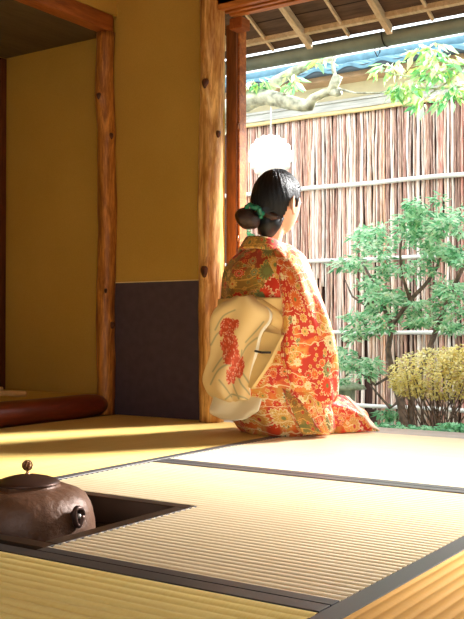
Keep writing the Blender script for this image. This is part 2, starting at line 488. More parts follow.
for k in range(9):
    a0 = 2*PI*k/9
    pts = []
    for i in range(13):
        th = PI*i/12; r = .0092*math.sin(th)+.001; a = a0+.8*(i/12)
        pts.append((r*math.cos(a), r*math.sin(a), .2975-.0095*math.cos(th)*1.05))
    kn.tube(pts, .0017, 6)
kn.lathe([(0,.2885),(.0055,.291),(.0075,.297),(.0055,.303),(0,.3055)], n=16)
kn.build('knob', M['brass'], lid)
vd = Vector((-KX, -KY, 0)).normalized()      # toward viewer
for s_, nm in ((1, 0), (-1, 1)):
    ang = math.atan2(vd.y, vd.x)+math.radians(44)+(PI if nm else 0)
    rd = Vector((math.cos(ang), math.sin(ang), 0)); td = Vector((-rd.y, rd.x, 0)); up = Vector((0,0,1))
    c0 = rd*.1375+up*.208
    lg = MB()
    pts = []
    for i in range(17):
        a = 2*PI*i/16; rr = 1+.12*math.sin(3*a+.5)
        pts.append(c0+rd*(.006)+td*(.0115*math.cos(a)*rr)+up*(.0175*math.sin(a)*rr))
    lg.tube(pts, .0058, 8)
    lg.tube([c0-rd*.006, c0+rd*.004], [.012,.010], 12)
    lo = lg.build('lug', M['bronze'], kt)
    MB().tube([c0+rd*.002, c0+rd*.010, c0+rd*.012], [.005,.0045,.002], 10).build('lug_stud', simple('pale_stud', (206,198,190), .4, .3) if 'stud' not in M else M['stud'], lo)

# alcove -------------------------------------------------------------
al = MB().box((-3.40, .905, -.05), (XT-.045, YW-.005, .028)).build('floor_alcove', M['dark_ceiling'], smooth=False); al['kind'] = 'structure'
mt = mat_thing(-3.395, XT-.035, .91, YW-.005, 'Y', .0195, [], M['toko_mat'], 'narrow rush mat on the raised alcove floor behind the lacquered edge beam', zt=.083, amp=.001, grp='')
kg = MB()
ys = [.95+(YW-.045-.95)*i/40 for i in range(41)]
rads = [.052*(1+.012*math.sin(i*.9)) for i in range(41)]; rads[-1] = .036; rads[-2] = .049
kg.tube([(XT-.006, y, .0455) for y in ys], rads, 24, flat=.97)
tag(kg.build('alcove_edge_beam', M['lacquer']), 'glossy red-brown rounded beam along the alcove floor edge', 'beam')
tag(MB().box((XT-.032, .9, 1.672), (XT+.036, YW-.03, 1.742)).build('alcove_lintel', M['beam'], smooth=False, bevel=.004), 'reddish wooden beam across the top of the alcove opening', 'beam')
pr = empty('alcove_corner_post', (-3.418, YW-.02, .083)); tag(pr, 'thin dark post in the far left corner of the alcove', 'post')
MB().box((-.0, -.02, 0), (.022, .018, 1.585)).build('shaft', wood('dark_post_wood', (70,30,14), (110,56,26)), pr, smooth=False, bevel=.003)
ft = MB().box((XT-.03, .9, -.10), (XT+.029, YW-.004, -.002)).build('trim_2', M['dark_ceiling'], smooth=False); ft['kind'] = 'structure'
# pale rods on alcove floor
def rod(px, py, ln, r, z, name, label, dy=0):
    p = atZ(px, py, z); q = p-Vector((CS*.9+SN*.25, SN*.9-CS*.25, 0)).normalized()*ln
    mb = MB(); N = 14; pts = []; rr = []
    for i in range(N+1):
        k = i/N; pts.append(p.lerp(q, k)); rr.append(r*(1-.0*k)*(.55 if i == 0 else (.55 if i == N else 1))*(1+.05*math.sin(k*9)))
    pts[0] = p+(p-q).normalized()*0.0; pts[1] = p.lerp(q, .015); pts[-2] = p.lerp(q, .985)
    mb.tube(pts, rr, 16)
    return tag(mb.build(name, M['pale_wood']), label, 'rod', 'pale rods on the alcove floor')
rod(27, 393.8, .34, .0115, .096, 'wooden_rod', 'longer pale rounded wooden rod lying on the alcove mat')
rod(3, 389.3, .22, .0115, .096, 'wooden_rod', 'short pale rod end behind the longer rod at the left edge')

# log posts ----------------------------------------------------------
def log_post(name, X, Y, z0, z1, r, seed, mat, label, knots):
    root = empty(name, (X, Y, z0)); tag(root, label, 'post')
    mb = MB(); n = 64; K = 28; vs = []
    Hh = z1-z0
    for i in range(n+1):
        z = Hh*i/n
        ox = .010*noise.noise(Vector((seed, z*1.6, 0)))*1.2; oy = .010*noise.noise(Vector((seed+9, z*1.6, 3)))
        for k in range(K):
            a = 2*PI*k/K
            rr = r*(1+.20*noise.noise(Vector((math.cos(a)*.9+seed, math.sin(a)*.9, z*3.2)))+.10*noise.noise(Vector((math.cos(a)*2+seed, math.sin(a)*2, z*11))))
            for (kz, ka, ks) in knots:
                da = (a-ka+PI) % (2*PI)-PI; q = (da*r/ks)**2+((z-kz)/(ks*1.2))**2
                rr += .011*math.exp(-q*.5)
            vs.append((ox+rr*math.cos(a), oy+rr*math.sin(a), z))
    fs = [(i*K+k, i*K+(k+1) % K, (i+1)*K+(k+1) % K, (i+1)*K+k) for i in range(n) for k in range(K)]
    fs.append(tuple(reversed(range(K)))); fs.append(tuple(n*K+k for k in range(K)))
    mb.add(vs, fs); sh = mb.build('shaft', mat, root)
    for (kz, ka, ks) in knots:
        rd = Vector((math.cos(ka), math.sin(ka), 0)); td = Vector((-rd.y, rd.x, 0))
        ox = .010*noise.noise(Vector((seed, kz*1.6, 0)))*1.2; oy = .010*noise.noise(Vector((seed+9, kz*1.6, 3)))
        c = Vector((ox, oy, kz))+rd*(r*1.0+.008)
        kb_ = MB(); vs = [c+rd*.010]; K2 = 16
        for rr, dd in ((.45,.009), (.8,.0055), (1.0,-.004)):
            for k in range(K2):
                a = 2*PI*k/K2; w = rr*(1+.1*math.sin(3*a))
                vs.append(c+rd*dd+td*(ks*.62*w*math.cos(a))+Vector((0,0,ks*.95*w*math.sin(a))))
        fs = [(0, 1+k, 1+(k+1) % K2) for k in range(K2)]
        for j in range(2):
            for k in range(K2):
                a, b = 1+j*K2+k, 1+j*K2+(k+1) % K2
                fs.append((a, a+K2, b+K2, b))
        kb_.add(vs, fs); kb_.build('knot', M['knot'], root)
    return root
PA = math.atan2(-YW, 2.19)   # bearing of viewer from pillar
LK = Vector((SN, -CS, 0)); AV = math.atan2(LK.y, LK.x)
def zpx(py, d): return H-(py-HZ)/F*d
log_post('log_pillar', XP, 3.105, 0, ZK+.5, .050, 3.1, M['log'],
         'thick polished log pillar with dark knots beside the garden opening',
         [(zpx(272, 3.8), AV-.45, .030), (zpx(86, 3.8), AV-.5, .024), (zpx(136, 3.8), AV+.55, .016)])
log_post('log_post', XT-.005, 3.105, 0, 1.672, .041, 8.4, M['post'],
         'slimmer reddish log post at the corner of the alcove',
         [(zpx(291, 4.1), AV+.1, .012), (zpx(325, 4.1), AV+.8, .017), (zpx(137, 4.1), AV+.6, .018), (zpx(97, 4.1), AV-.5, .018)])
log_post('upper_post', XT-.005, 3.105, 1.744, 2.16, .020, 5.4, M['post'], 'short stub of post above the alcove beam in the corner', [])

# opening: lintel, jamb, sill ---------------------------------------
kl = empty('door_track_lintel', (-.5, 3.14, ZK)); tag(kl, 'grooved wooden door track across the top of the garden opening', 'lintel')
b = MB()
b.box((XP+.045-(-.5), -.06, .0), (2.0, -.035, .045)); b.box((XP+.045+.5, -.015, .0), (2.0, .005, .045)); b.box((XP+.045+.5, .025, .0), (2.0, .06, .045))
b.box((XP+.045+.5, -.06, .02), (2.0, .06, .05))
b.build('track', M['lintel'], kl, smooth=False, bevel=.0015)
b = MB(); b.box((XP+.02+.5, -.085, .065), (2.0, .06, .215)); b.build('head_beam', M['lintel'], kl, smooth=False, bevel=.002)
jb = empty('door_jamb', (-2.183, 3.295, 0)); tag(jb, 'straight reddish wooden jamb just right of the log pillar', 'door frame')
MB().box((-.030, -.035, -.03), (.022, .035, ZK)).build('stile', M['jamb'], jb, smooth=False, bevel=.002)
MB().box((.0225, -.022, .0), (.030, .030, ZK-.01)).build('edge_strip', M['lintel'], jb, smooth=False, bevel=.001)
for py in (237, 122):
    MB().tube([(.026, -.028, zpx(py+3, 3.85)), (.026, -.028, zpx(py-3, 3.85))], .004, 8).build('hinge', M['brass'], jb)
MB().box((-2.15+.5, .05, -.048), (-2.088+.5, .115, -.002)).build('bracket_block', M['beam'], kl, smooth=False, bevel=.004)
tag(MB().box((-2.24, YW+.103, -.09), (1.5, YW+.20, -.004)).build('threshold', M['sill'], smooth=False, bevel=.003), 'pale grey wooden sill board between the mats and the garden', 'sill')
struct(MB().box((-2.19, YW+.001, -.1), (1.5, YW+.1015, -.004)), 'sill_board', M['sill'], smooth=False)
MBs = MB().box((-3.4, YW+.005, -.42), (1.5, YW+.17, -.102)); struct(MBs, 'wall_base', M['stone'], smooth=False)

# right wall beyond the frame (unseen, added to control the room light)
struct(MB().box((1.42, -.9, -.1), (1.5, YW+.1, 2.16)), 'wall_right_added', M['plaster'], smooth=False)

# unseen wall added behind the viewer, its gap sized for the interior light
struct(MB().box((XT, -1.0, -.1), (-.75, -.9, 2.16)), 'wall_back_added', M['plaster'], smooth=False)
struct(MB().box((.35, -1.0, -.1), (1.5, -.9, 2.16)), 'wall_back_right_added', M['plaster'], smooth=False)
# our eave ----------------------------------------------------------
def zs(Y): return 1.812+.45*(4.05-Y)
X0e, X1e = -4.6, 2.6
root = empty('eave_roof', (-1, 3.6, 1.7)); tag(root, 'wooden roof eave over the garden opening with a gutter', 'eave'); L = Vector(root.location)
def ex(mb, *a, **k):
    for v in mb.v: v -= L
    return mb.build(*a, **k)
b = MB(); Ya, Yb = 3.10, 4.12
def slope_box(mb, x0, x1, Ya, Yb, lo, hi):
    mb.add([(x0,Ya,zs(Ya)+lo),(x1,Ya,zs(Ya)+lo),(x1,Yb,zs(Yb)+lo),(x0,Yb,zs(Yb)+lo),(x0,Ya,zs(Ya)+hi),(x1,Ya,zs(Ya)+hi),(x1,Yb,zs(Yb)+hi),(x0,Yb,zs(Yb)+hi)],
           [(0,3,2,1),(4,5,6,7),(0,1,5,4),(1,2,6,5),(2,3,7,6),(3,0,4,7)])
slope_box(b, X0e, X1e, Ya, Yb, .03, .05); ex(b, 'soffit_board', M['soffit'], root, smooth=False)
b = MB(); slope_box(b, X0e, X1e, Ya, Yb+.03, .052, .10); ex(b, 'roofing', M['gutter'], root, smooth=False)
for k in range(-9, 20):
    X = -2.28+.216*k
    if not (X0e < X < X1e): continue
    w = .015 if k % 2 == 0 else .007
    b = MB(); slope_box(b, X-w, X+w, Ya, Yb-.01, -.012 if k % 2 == 0 else .012, .03); ex(b, 'rafter', M['rafter'], root, smooth=False, bevel=.002)
for Y, w in ((4.04, .018), (3.80, .005), (3.58, .005), (3.36, .005)):
    b = MB(); b.box((X0e, Y-w, zs(Y)+.012), (X1e, Y+w, zs(Y)+.036)); ex(b, 'batten', M['rafter'], root, smooth=False)
# half-round gutter
b = MB(); R_ = .056; Yg, Zg = 4.185, 1.80; n = 12; vs = []; fs = []
for i, X in enumerate((X0e, X1e)):
    for rr in (R_, R_-.004):
        for k in range(n+1):
            a = PI+PI*k/n; vs.append((X, Yg+rr*math.cos(a), Zg+rr*1.0*math.sin(a)))
m = n+1
for k in range(n):
    fs.append((k, k+1, 2*m+k+1, 2*m+k)); fs.append((m+k+1, m+k, 3*m+k, 3*m+k+1))
fs += [(0, 2*m, 3*m, m), (m-1, 2*m-1, 4*m-1, 3*m-1)]
b.add(vs, fs); gt = ex(b, 'gutter', M['gutter'], root)
for X in (-1.9, -.9, .1, -2.9):
    pp = []
    for k in range(15):
        a = PI*.85+PI*1.15*k/14; pp.append((X, Yg+(R_+.003)*math.cos(a), Zg+(R_+.003)*math.sin(a)))
    b = MB(); b.tube(pp+[(X, Yg+.047, Zg+.05)], .003, 6); ex(b, 'gutter_hook', M['iron_dark'], root)
hp = atY(378, 36, 4.2)
b = MB(); b.tube([hp+Vector((-.012,0,.0)), hp+Vector((-.012,0,-.07)), hp+Vector((0,0,-.095)), hp+Vector((.014,0,-.075)), hp+Vector((.014,0,-.02))], .003, 6)
ex(b, 'gutter_hook', M['iron_dark'], root)

# garden ------------------------------------------------------------
g = MB(); N = 60; vs = []; fs = []
for j in range(N+1):
    for i in range(N+1):
        x = -7+14*i/N; y = 3.24+6.5*j/N
        vs.append((x, y, -.36+.05*noise.noise(Vector((x*1.1, y*1.1, 0)))))
for j in range(N):
    for i in range(N):
        a = j*(N+1)+i; fs.append((a, a+1, a+N+2, a+N+1))
g.add(vs, fs); gr = g.build('ground', M['ground']); gr['kind'] = 'structure'

YF = 6.3
fence = empty('brushwood_fence', (-1, YF, -.36)); tag(fence, 'tall brushwood fence with pale bamboo rails behind the garden', 'fence'); L = Vector(fence.location)
b = MB(); b.box((-6.5, YF+.03, -.36), (3.5, YF+.08, 1.99)); ex(b, 'backing', M['brush_back'], fence, smooth=False)
b = MB(); cols = []
x = -4.2; rnd = random.Random(3)
while x < 1.9:
    w = rnd.uniform(.0075, .0135); n = 26; pts = []; rr = []
    ph = rnd.uniform(0, 90); c = rnd.choice([(214,186,174),(222,202,192),(204,172,160),(232,216,208),(216,186,170),(240,228,222),(190,158,146)])
    k = rnd.uniform(.85, 1.1); c = lin([min(255, q*k) for q in c])
    top = 1.975; bot = -.36
    if rnd.random() < .3: bot += rnd.uniform(0, 1.2)
    for i in range(n+1):
        z = bot+(top-bot)*i/n
        pts.append((x+.012*noise.noise(Vector((ph, z*2.2, 0)))+.004*noise.noise(Vector((ph, z*9, 5))), YF+.012+rnd.uniform(-.003,.003), z))
        rr.append(w*(1+.45*noise.noise(Vector((ph, z*6, 9)))))
    b.tube(pts, rr, 5); cols += [c]*((n+1)*5)
    x += w*rnd.uniform(1.7, 2.35)
b.col = cols; ex(b, 'brushwood_panel', M['brush'], fence)
for z, r, mt_ in ((1.435, .017, 'bamboo_w'), (.875, .015, 'bamboo_w'), (.335, .015, 'bamboo_w'), (-.20, .015, 'bamboo_w'), (1.985, .016, 'bamboo_y')):
    n = 40; pts = [(-6.4+9.8*i/n, YF-.02, z+.003*math.sin(i*1.7)) for i in range(n+1)]
    b = MB(); b.tube(pts, [r*(1.06 if i % 4 == 0 else 1) for i in range(n+1)], 10); o = ex(b, 'bamboo_rail', M[mt_], fence)
fr_ = empty('fence_roof', (-1, YF, 2.0)); tag(fr_, 'blue-grey tiled capping roof over a cream band above the fence', 'roof'); L = Vector(fr_.location)
b = MB(); b.box((-6.5, YF-.035, 2.0), (3.5, YF+.10, 2.055)); b.box((-6.5, YF-.05, 2.055), (3.5, YF+.10, 2.075)); ex(b, 'board', M['board_grey'], fr_, smooth=False, bevel=.004)
b = MB(); b.box((-6.5, YF+.0, 2.075), (3.5, YF+.12, 2.27)); ex(b, 'plaster_band', M['plaster_out'], fr_, smooth=False)
b = MB(); b.box((-6.5, YF-.16, 2.20), (3.5, YF+.2, 2.25)); ex(b, 'eave_board', M['eave_brown'], fr_, smooth=False, bevel=.004)
b = MB()   # rows of overlapping tiles
for r in range(6):
    y0 = YF-.24+.13*r; z0 = 2.262+.042*r
    x = -6.5
    while x < 3.5:
        vs = []; K = 8
        for k in range(K+1):
            u = k/K; zz = .018*math.sin(u*2*PI)
            vs += [(x+.26*u, y0, z0+zz), (x+.26*u, y0+.17, z0+.050+zz), (x+.26*u, y0, z0+zz-.022)]
        fs = []
        for k in range(K):
            fs += [(3*k, 3*k+3, 3*k+4, 3*k+1), (3*k+2, 3*k+5, 3*k+3, 3*k)]
        b.add(vs, fs); x += .26
    b.box((-6.5, y0+.004, z0-.045), (3.5, y0+.02, z0-.006), 1)
ex(b, 'roof_tiles', [M['roof_tile'], simple('tile_shade', (58,68,74), .7)], fr_)
b = MB(); b.tube([(-6.5, YF+.56, 2.54), (3.5, YF+.56, 2.54)], .05, 12); ex(b, 'ridge', M['roof_tile'], fr_)

# leaves ------------------------------------------------------------
def leaf_cloud(mb, cols, c, rad, n, size, seed, droop=.3, asp=.42, shell=.5):
    rd = random.Random(seed); c = Vector(c)
    for _ in range(n):
        while True:
            p = Vector((rd.uniform(-1,1), rd.uniform(-1,1), rd.uniform(-1,1)))
            if shell < p.length <= 1 or (p.length <= shell and rd.random() < .35): break
        pos = c+Vector((p.x*rad[0], p.y*rad[1], p.z*rad[2]))
        d = Vector((p.x+rd.uniform(-.8,.8), p.y+rd.uniform(-.8,.8), rd.uniform(-.6,.5)-droop)).normalized()
        nrm = Vector((rd.uniform(-.6,.6), rd.uniform(-.6,.6), 1)).normalized()
        s = d.cross(nrm)
        if s.length < .01: continue
        s.normalize(); nn = s.cross(d)
        ln = size*rd.uniform(.6, 1.3); w = ln*asp
        vs = [pos, pos+d*ln*.45+s*w*.5-nn*.0, pos+d*ln*.5+nn*-.12*ln, pos+d*ln*.45-s*w*.5, pos+d*ln-nn*.1*ln]
        mb.add(vs, [(0,1,2), (0,2,3), (1,4,2), (2,4,3)])
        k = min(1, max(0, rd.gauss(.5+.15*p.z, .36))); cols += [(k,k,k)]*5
def plant(name, label, cat, base, clouds, branches, leafm, bark, size, seed, asp=.42, group=None, droop=.3, shell=.5):
    root = empty(name, base); tag(root, label, cat, group); L = Vector(base)
    if branches:
        b = MB()
        for pts, rads in branches: b.tube([Vector(p)-L for p in pts], rads, 7, wob=.35, seed=seed)
        b.build('branches', bark, root)
    mb = MB(); cols = []
    for i, (c, rad, n) in enumerate(clouds): leaf_cloud(mb, cols, Vector(c)-L, rad, n, size, seed*31+i, droop, asp, shell)
    mb.col = cols; o = mb.build('foliage', leafm, root); o['kind'] = 'stuff'
    return root
def cl(px, py, rx, ry, Y, n, dep=.75):
    c = atY(px, py, Y); r = (px-232)/F; d = Y/(r*SN+CS); s = d/F
    return (c, (rx*s*1.1, max(rx, ry)*s*dep, ry*s), n)
YS = 5.45
tr = lambda L_: [atY(px, py, YS+dy) for px, py, dy in L_]
gz = -.36
b0 = atY(408, 421, YS); b0.z = gz
br = [([b0]+tr([(400,400,0),(392,375,.03),(388,350,.0),(392,325,-.03),(380,300,0),(372,280,0),(362,262,.03)]), [.028,.024,.02,.018,.016,.013,.01,.006]),
      ([b0]+tr([(412,395,.05),(425,360,.08),(440,320,.05),(452,290,0),(466,262,0),(480,240,0)]), [.026,.02,.017,.015,.014,.011,.008]),
      (tr([(392,325,-.03),(410,300,-.05),(425,285,0),(436,270,.05),(445,245,.05)]), [.015,.013,.011,.009,.005]),
      (tr([(410,300,-.05),(402,275,-.1),(400,250,-.1),(405,225,-.1)]), [.011,.009,.007,.004]),
      (tr([(380,300,0),(365,305,-.05),(352,296,-.05),(345,280,0)]), [.010,.008,.006,.004]),
      (tr([(392,375,.03),(375,385,-.05),(360,372,-.08),(345,366,-.1)]), [.010,.008,.006,.004]),
      (tr([(400,400,0),(390,408,-.05),(370,385,-.1)]), [.012,.009,.005]),
      (tr([(440,320,.05),(420,325,0),(405,318,0)]), [.009,.007,.004])]
rd_ = random.Random(77); clouds = []
for (px, py, rx, ry, m) in [(402,240,50,26,22),(436,214,30,16,11),(372,246,26,18,8),(456,236,18,26,9),(352,270,16,10,5),(366,290,18,9,5),(398,308,38,14,12),(378,326,18,9,4),(450,296,18,14,7),
        (432,320,32,13,10),(458,326,12,12,4),(352,336,13,5,3),(352,362,19,8,6),(374,372,14,8,4),(412,272,22,9,5),(342,386,6,4,1),(386,276,14,8,3),(455,262,14,12,4),(360,318,10,5,2)]:
    for _ in range(m):
        r_ = math.sqrt(rd_.random()); a_ = rd_.uniform(0, 2*PI)
        q_ = rd_.uniform(6, 12)
        clouds.append(cl(px+rx*.9*r_*math.cos(a_), py-3+ry*.95*r_*math.sin(a_), q_, q_*rd_.uniform(.45,.75), YS+rd_.uniform(-.28,.28), int(q_*5.2), .9))
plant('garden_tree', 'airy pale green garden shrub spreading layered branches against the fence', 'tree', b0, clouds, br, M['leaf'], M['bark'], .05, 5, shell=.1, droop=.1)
# yellow clipped shrub
YY = 4.95
b1 = atY(440, 425, YY); b1.z = gz
rd = random.Random(11); br = []
for k in range(48):
    a = rd.uniform(398, 474); pt = atY(a, rd.uniform(366, 412), YY+rd.uniform(-.15,.15))
    m = b1.lerp(pt, .5)+Vector((rd.uniform(-.08,.08), rd.uniform(-.06,.06), -.03))
    br.append(([b1+Vector((rd.uniform(-.05,.05), rd.uniform(-.05,.05), 0)), m, pt, pt+Vector((rd.uniform(-.03,.03), 0, .06))], [.0055,.004,.003,.0015]))
clouds = [cl(438,374,46,27,YY,3200,.9), cl(462,364,22,20,YY,1000), cl(408,384,16,13,YY,600)]
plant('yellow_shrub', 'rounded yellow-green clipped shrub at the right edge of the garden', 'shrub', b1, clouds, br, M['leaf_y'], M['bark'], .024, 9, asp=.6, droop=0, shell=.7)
# ground plants
for i, (px, py, rx, ry, Y, n, lab) in enumerate([(376,427,14,6,4.7,160,'low leafy ground plant just behind the kimono hem'),
        (402,429,15,6,4.6,170,'low leafy ground plant in the middle of the sill line'),
        (455,427,16,6,4.5,150,'low leafy ground plant under the yellow shrub'),
        (427,430,12,5,4.3,130,'low leafy ground plant between the shrub stems and the sill'),
        (388,414,12,6,5.5,110,'low leafy ground plant at the foot of the garden shrub'),
        (334,350,9,5,5.9,50,'small leaf tuft against the fence beside the sleeve'),
        (243,233,7,8,5.2,90,'small green plant glimpsed between jamb and collar')]):
    c = cl(px, py, rx, ry, Y, n); bz = Vector((c[0].x, c[0].y, gz))
    br = [([bz+Vector((random.uniform(-.03,.03), 0, 0)), c[0]+Vector((random.uniform(-.08,.08), random.uniform(-.05,.05), .0))], [.005,.002]) for _ in range(5)]
    plant('leafy_plant', lab, 'plant', bz, [c], br, M['leaf_low'], M['bark'], .045, 40+i, group='low garden plants')
# overhead old branch
YR = 4.9
q = lambda L_, dy=0: [atY(px, py, YR+dy+(r[0] if r else 0)) for px, py, *r in L_]
tb = Vector((-4.1, 5.0, gz))
br = [([tb, Vector((-4.05,5.0,.5)), Vector((-3.85,4.95,1.2)), Vector((-3.5,4.9,1.55))]+q([(232,107),(244,103),(256,98),(268,97),(280,99),(292,102),(304,105),(309,105),(313,98),(322,93),(331,90),(335,82),(339,74)]),
       [.09,.085,.08,.07,.062,.060,.052,.044,.044,.040,.036,.036,.032,.028,.030,.032,.030,.032]),
      (q([(256,98),(266,90,.05),(276,80,.1),(292,71,.15),(312,62,.2),(335,56,.25)]), [.044,.038,.040,.032,.026,.014]),
      (q([(331,90),(337,92),(341,90)]), [.026,.024,.028]),
      (q([(337,80),(334,70),(333,62),(336,54)]), [.012,.013,.011,.009]),
      (q([(339,88),(355,92),(380,92),(405,86),(440,88),(480,84)]), [.008,.006,.006,.005,.005,.005]),
      (q([(280,99),(288,88,-.05),(296,78,-.05)]), [.008,.005,.003]),
      (q([(500,50),(470,62),(440,72),(410,76),(380,70)]), [.014,.011,.008,.006,.003]),
      (q([(470,62),(450,80),(432,92),(420,104)]), [.008,.006,.004,.002]),
      (q([(440,72),(415,84),(400,92)]), [.005,.004,.002]),
      (q([(440,72),(425,55),(405,48)]), [.005,.004,.002])]
clouds = [cl(292,80,8,9,YR,22), cl(258,82,10,7,YR,22), cl(318,60,12,5,YR,16), cl(390,66,16,7,YR,36), cl(410,84,18,9,YR,50), cl(440,66,22,13,YR,105), cl(452,92,16,11,YR,60), cl(422,102,8,8,YR,16), cl(430,48,18,6,YR,44), cl(250,85,8,5,YR,20), cl(400,88,10,5,YR,26)]
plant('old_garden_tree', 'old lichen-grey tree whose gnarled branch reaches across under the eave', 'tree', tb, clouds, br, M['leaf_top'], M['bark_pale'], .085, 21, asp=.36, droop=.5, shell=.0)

# scalloped hanging ornament
oc = atY(270.5, 156, YR); s_ = 5.75/F
orn = empty('hanging_ornament', oc, TH); tag(orn, 'white scalloped round ornament hanging on a string from the branch', 'ornament')
b = MB(); K = 18*8; vs = []; fs = []; prof = [(0,.030),(.35,.027),(.7,.017),(.93,.008),(1.0,.0),(.93,-.008),(.7,-.017),(.35,-.027),(0,-.030)]
for rr, dy in prof:
    for k in range(K):
        a = 2*PI*k/K; sc = 1+.045*abs(math.sin(a*9))*1.6*rr-.045
        vs.append((rr*22.0*s_*sc*math.cos(a), -dy, rr*22.0*s_*sc*math.sin(a)))
for i in range(len(prof)-1):
    for k in range(K): fs.append((i*K+k, i*K+(k+1) % K, (i+1)*K+(k+1) % K, (i+1)*K+k))
b.add(vs, fs); b.build('shade', M['white'], orn)
MB().tube([(0,0,.128), (.004,0,.24), (.002,0,.345)], .0045, 6).build('string', M['string'], orn)

# stone lantern behind sleeve
sl = atY(338, 385, 5.6); sl = Vector((sl.x, sl.y, gz)); st = empty('stone_lantern', sl, .3); tag(st, 'low mossy stone lantern partly hidden behind the kimono sleeve', 'lantern')
b = MB(); b.lathe([(0,0),(.12,0),(.11,.03),(.06,.05),(.055,.22),(.08,.235),(.0,.24)], n=20); b.build('pedestal', M['stone'], st)
MB().box((-.10,-.10,.235), (.10,.10,.33)).build('fire_box', M['stone'], st, smooth=False, bevel=.01)
b = MB(); b.lathe([(0,.33),(.19,.325),(.17,.35),(.08,.375),(.03,.385),(.0,.39)], n=24); b.build('cap', M['stone'], st)
# rocks
for i, (px, Y, r, lab) in enumerate([(396,5.0,.10,'pale rock near the foot of the garden shrub'), (436,4.35,.07,'pale rock below the yellow shrub at the sill'), (462,4.6,.08,'pale rock in the right corner of the garden'), (356,5.9,.10,'grey rock at the foot of the fence by the lantern')]):
    p = atY(px, 425, Y); b = MB(); b.lathe([(.001,r*.6),(r*.45,r*.55),(r*.8,r*.35),(r,.0),(r*.8,-r*.3),(.001,-r*.35)], n=18)
    for v in b.v: v *= 1+.3*noise.noise(v*12+Vector((i*5,0,0)))
    o = b.build('garden_rock', M['rock'], sub=1); o.location = (p.x, p.y, gz+.02); tag(o, lab, 'rock', 'garden rocks')

exec_person = True
# ------------------------------------------------------------------ the woman
L0, D0 = .175, 3.42
WP = Vector((L0*CS-D0*SN, L0*SN+D0*CS, 0))
wm = empty('person', WP, TH)
tag(wm, 'person in an orange-red floral kimono kneeling on the mat, facing the garden', 'person')
Fd = Vector((.75, .66, 0)).normalized(); Sd = Vector((Fd.y, -Fd.x, 0)); UP = Vector((0,0,1))
def PL(px, py, y=0.0):
    d = D0+y; return Vector(((px-232)/F*d-L0, y, H-(py-HZ)/F*d))
s0 = F/D0
# -- kimono body
def loft(rings, K=64, cap_top=False, cap_bot=False, fold=None, uvs=1.0):
    """rings: (center Vector, axisA Vector, axisB Vector) ; returns MB with metre UVs"""
    mb = MB(); vs = []; uv = []; v_ = 0; prev = None
    for i, (c, A, B) in enumerate(rings):
        if prev is not None: v_ += (c-prev).length
        prev = c; per = PI*(A.length+B.length)
        for k in range(K):
            a = 2*PI*k/K; ca, sa = math.cos(a), math.sin(a)
            e_ = .85; x = math.copysign(abs(ca)**e_, ca); y = math.copysign(abs(sa)**e_, sa)
            p = c+A*x+B*y
            if fold: p = fold(p, a, i/(len(rings)-1), (A*x+B*y).normalized())
            vs.append(p); uv.append((a/(2*PI)*.95*uvs+.0, v_*uvs))
    n = len(rings)
    fs = [(i*K+k, i*K+(k+1) % K, (i+1)*K+(k+1) % K, (i+1)*K+k) for i in range(n-1) for k in range(K)]
    if cap_top:
        c = sum((vs[(n-1)*K+k] for k in range(K)), Vector())/K; vs.append(c); uv.append((.5, v_*uvs)); ci = len(vs)-1
        fs += [((n-1)*K+k, (n-1)*K+(k+1) % K, ci) for k in range(K)]
    if cap_bot:
        c = sum((vs[k] for k in range(K)), Vector())/K; vs.append(c); uv.append((.5, 0)); ci = len(vs)-1
        fs += [((k+1) % K, k, ci) for k in range(K)]
    mb.add(vs, fs, 0, uv); return mb
def lerp_rings(keys, n):
    """keys: (z, px, y, a, b) -> smooth interpolated rings"""
    out = []; m = len(keys)-1
    for i in range(n+1):
        t = i/n*m; k = min(int(t), m-1); f = t-k
        p0, p1, p2, p3 = keys[max(k-1,0)], keys[k], keys[k+1], keys[min(k+2,m)]
        out.append([.5*((2*b_)+(c_-a_)*f+(2*a_-5*b_+4*c_-d_)*f*f+(-a_+3*b_-3*c_+d_)*f**3) for a_, b_, c_, d_ in zip(p0,p1,p2,p3)])
    return out
keys = [(.0, 289,.02,.155,.16), (.03, 287,.02,.18,.175), (.08, 281,.02,.20,.18), (.15, 273,.01,.195,.172), (.226, 265,.0,.18,.15), (.335, 262,.0,.163,.13),
        (.445, 263,.0,.172,.125), (.52, 265,.0,.19,.118), (.58, 265,.0,.192,.108), (.62, 265.5,.0,.175,.096), (.65, 267,.0,.135,.083), (.675, 270,.0,.085,.07), (.685, 271, .0,.062,.055)]
rings = []
for z, px, y, a, b_ in lerp_rings(keys, 60):
    c = PL(px, 325, y); c.z = max(z, .001); rings.append((c, Sd*a, Fd*b_))
def fold_body(p, a, t, n):
    d = .006*math.sin(5*a+6*t)+.004*math.sin(11*a-9*t+2)
    if p.z < .25: d += .010*noise.noise(Vector((a*2.5, p.z*9, 0)))
    return p+n*d*(1-.5*t)
kb = loft(rings, 72, True, True, fold_body)
for i, f in enumerate(kb.f):
    c = sum((kb.v[k] for k in f), Vector())/len(f)
    q_ = noise.noise(c*9)*.06
    kb.m[i] = 1 if (c.z < .36+q_ or c.x > -.035+q_) else 0
kimono = kb.build('kimono', [M['kim_back'], M['kim_red']], wm)
kimono['label'] = 'gold and red floral silk kimono back'
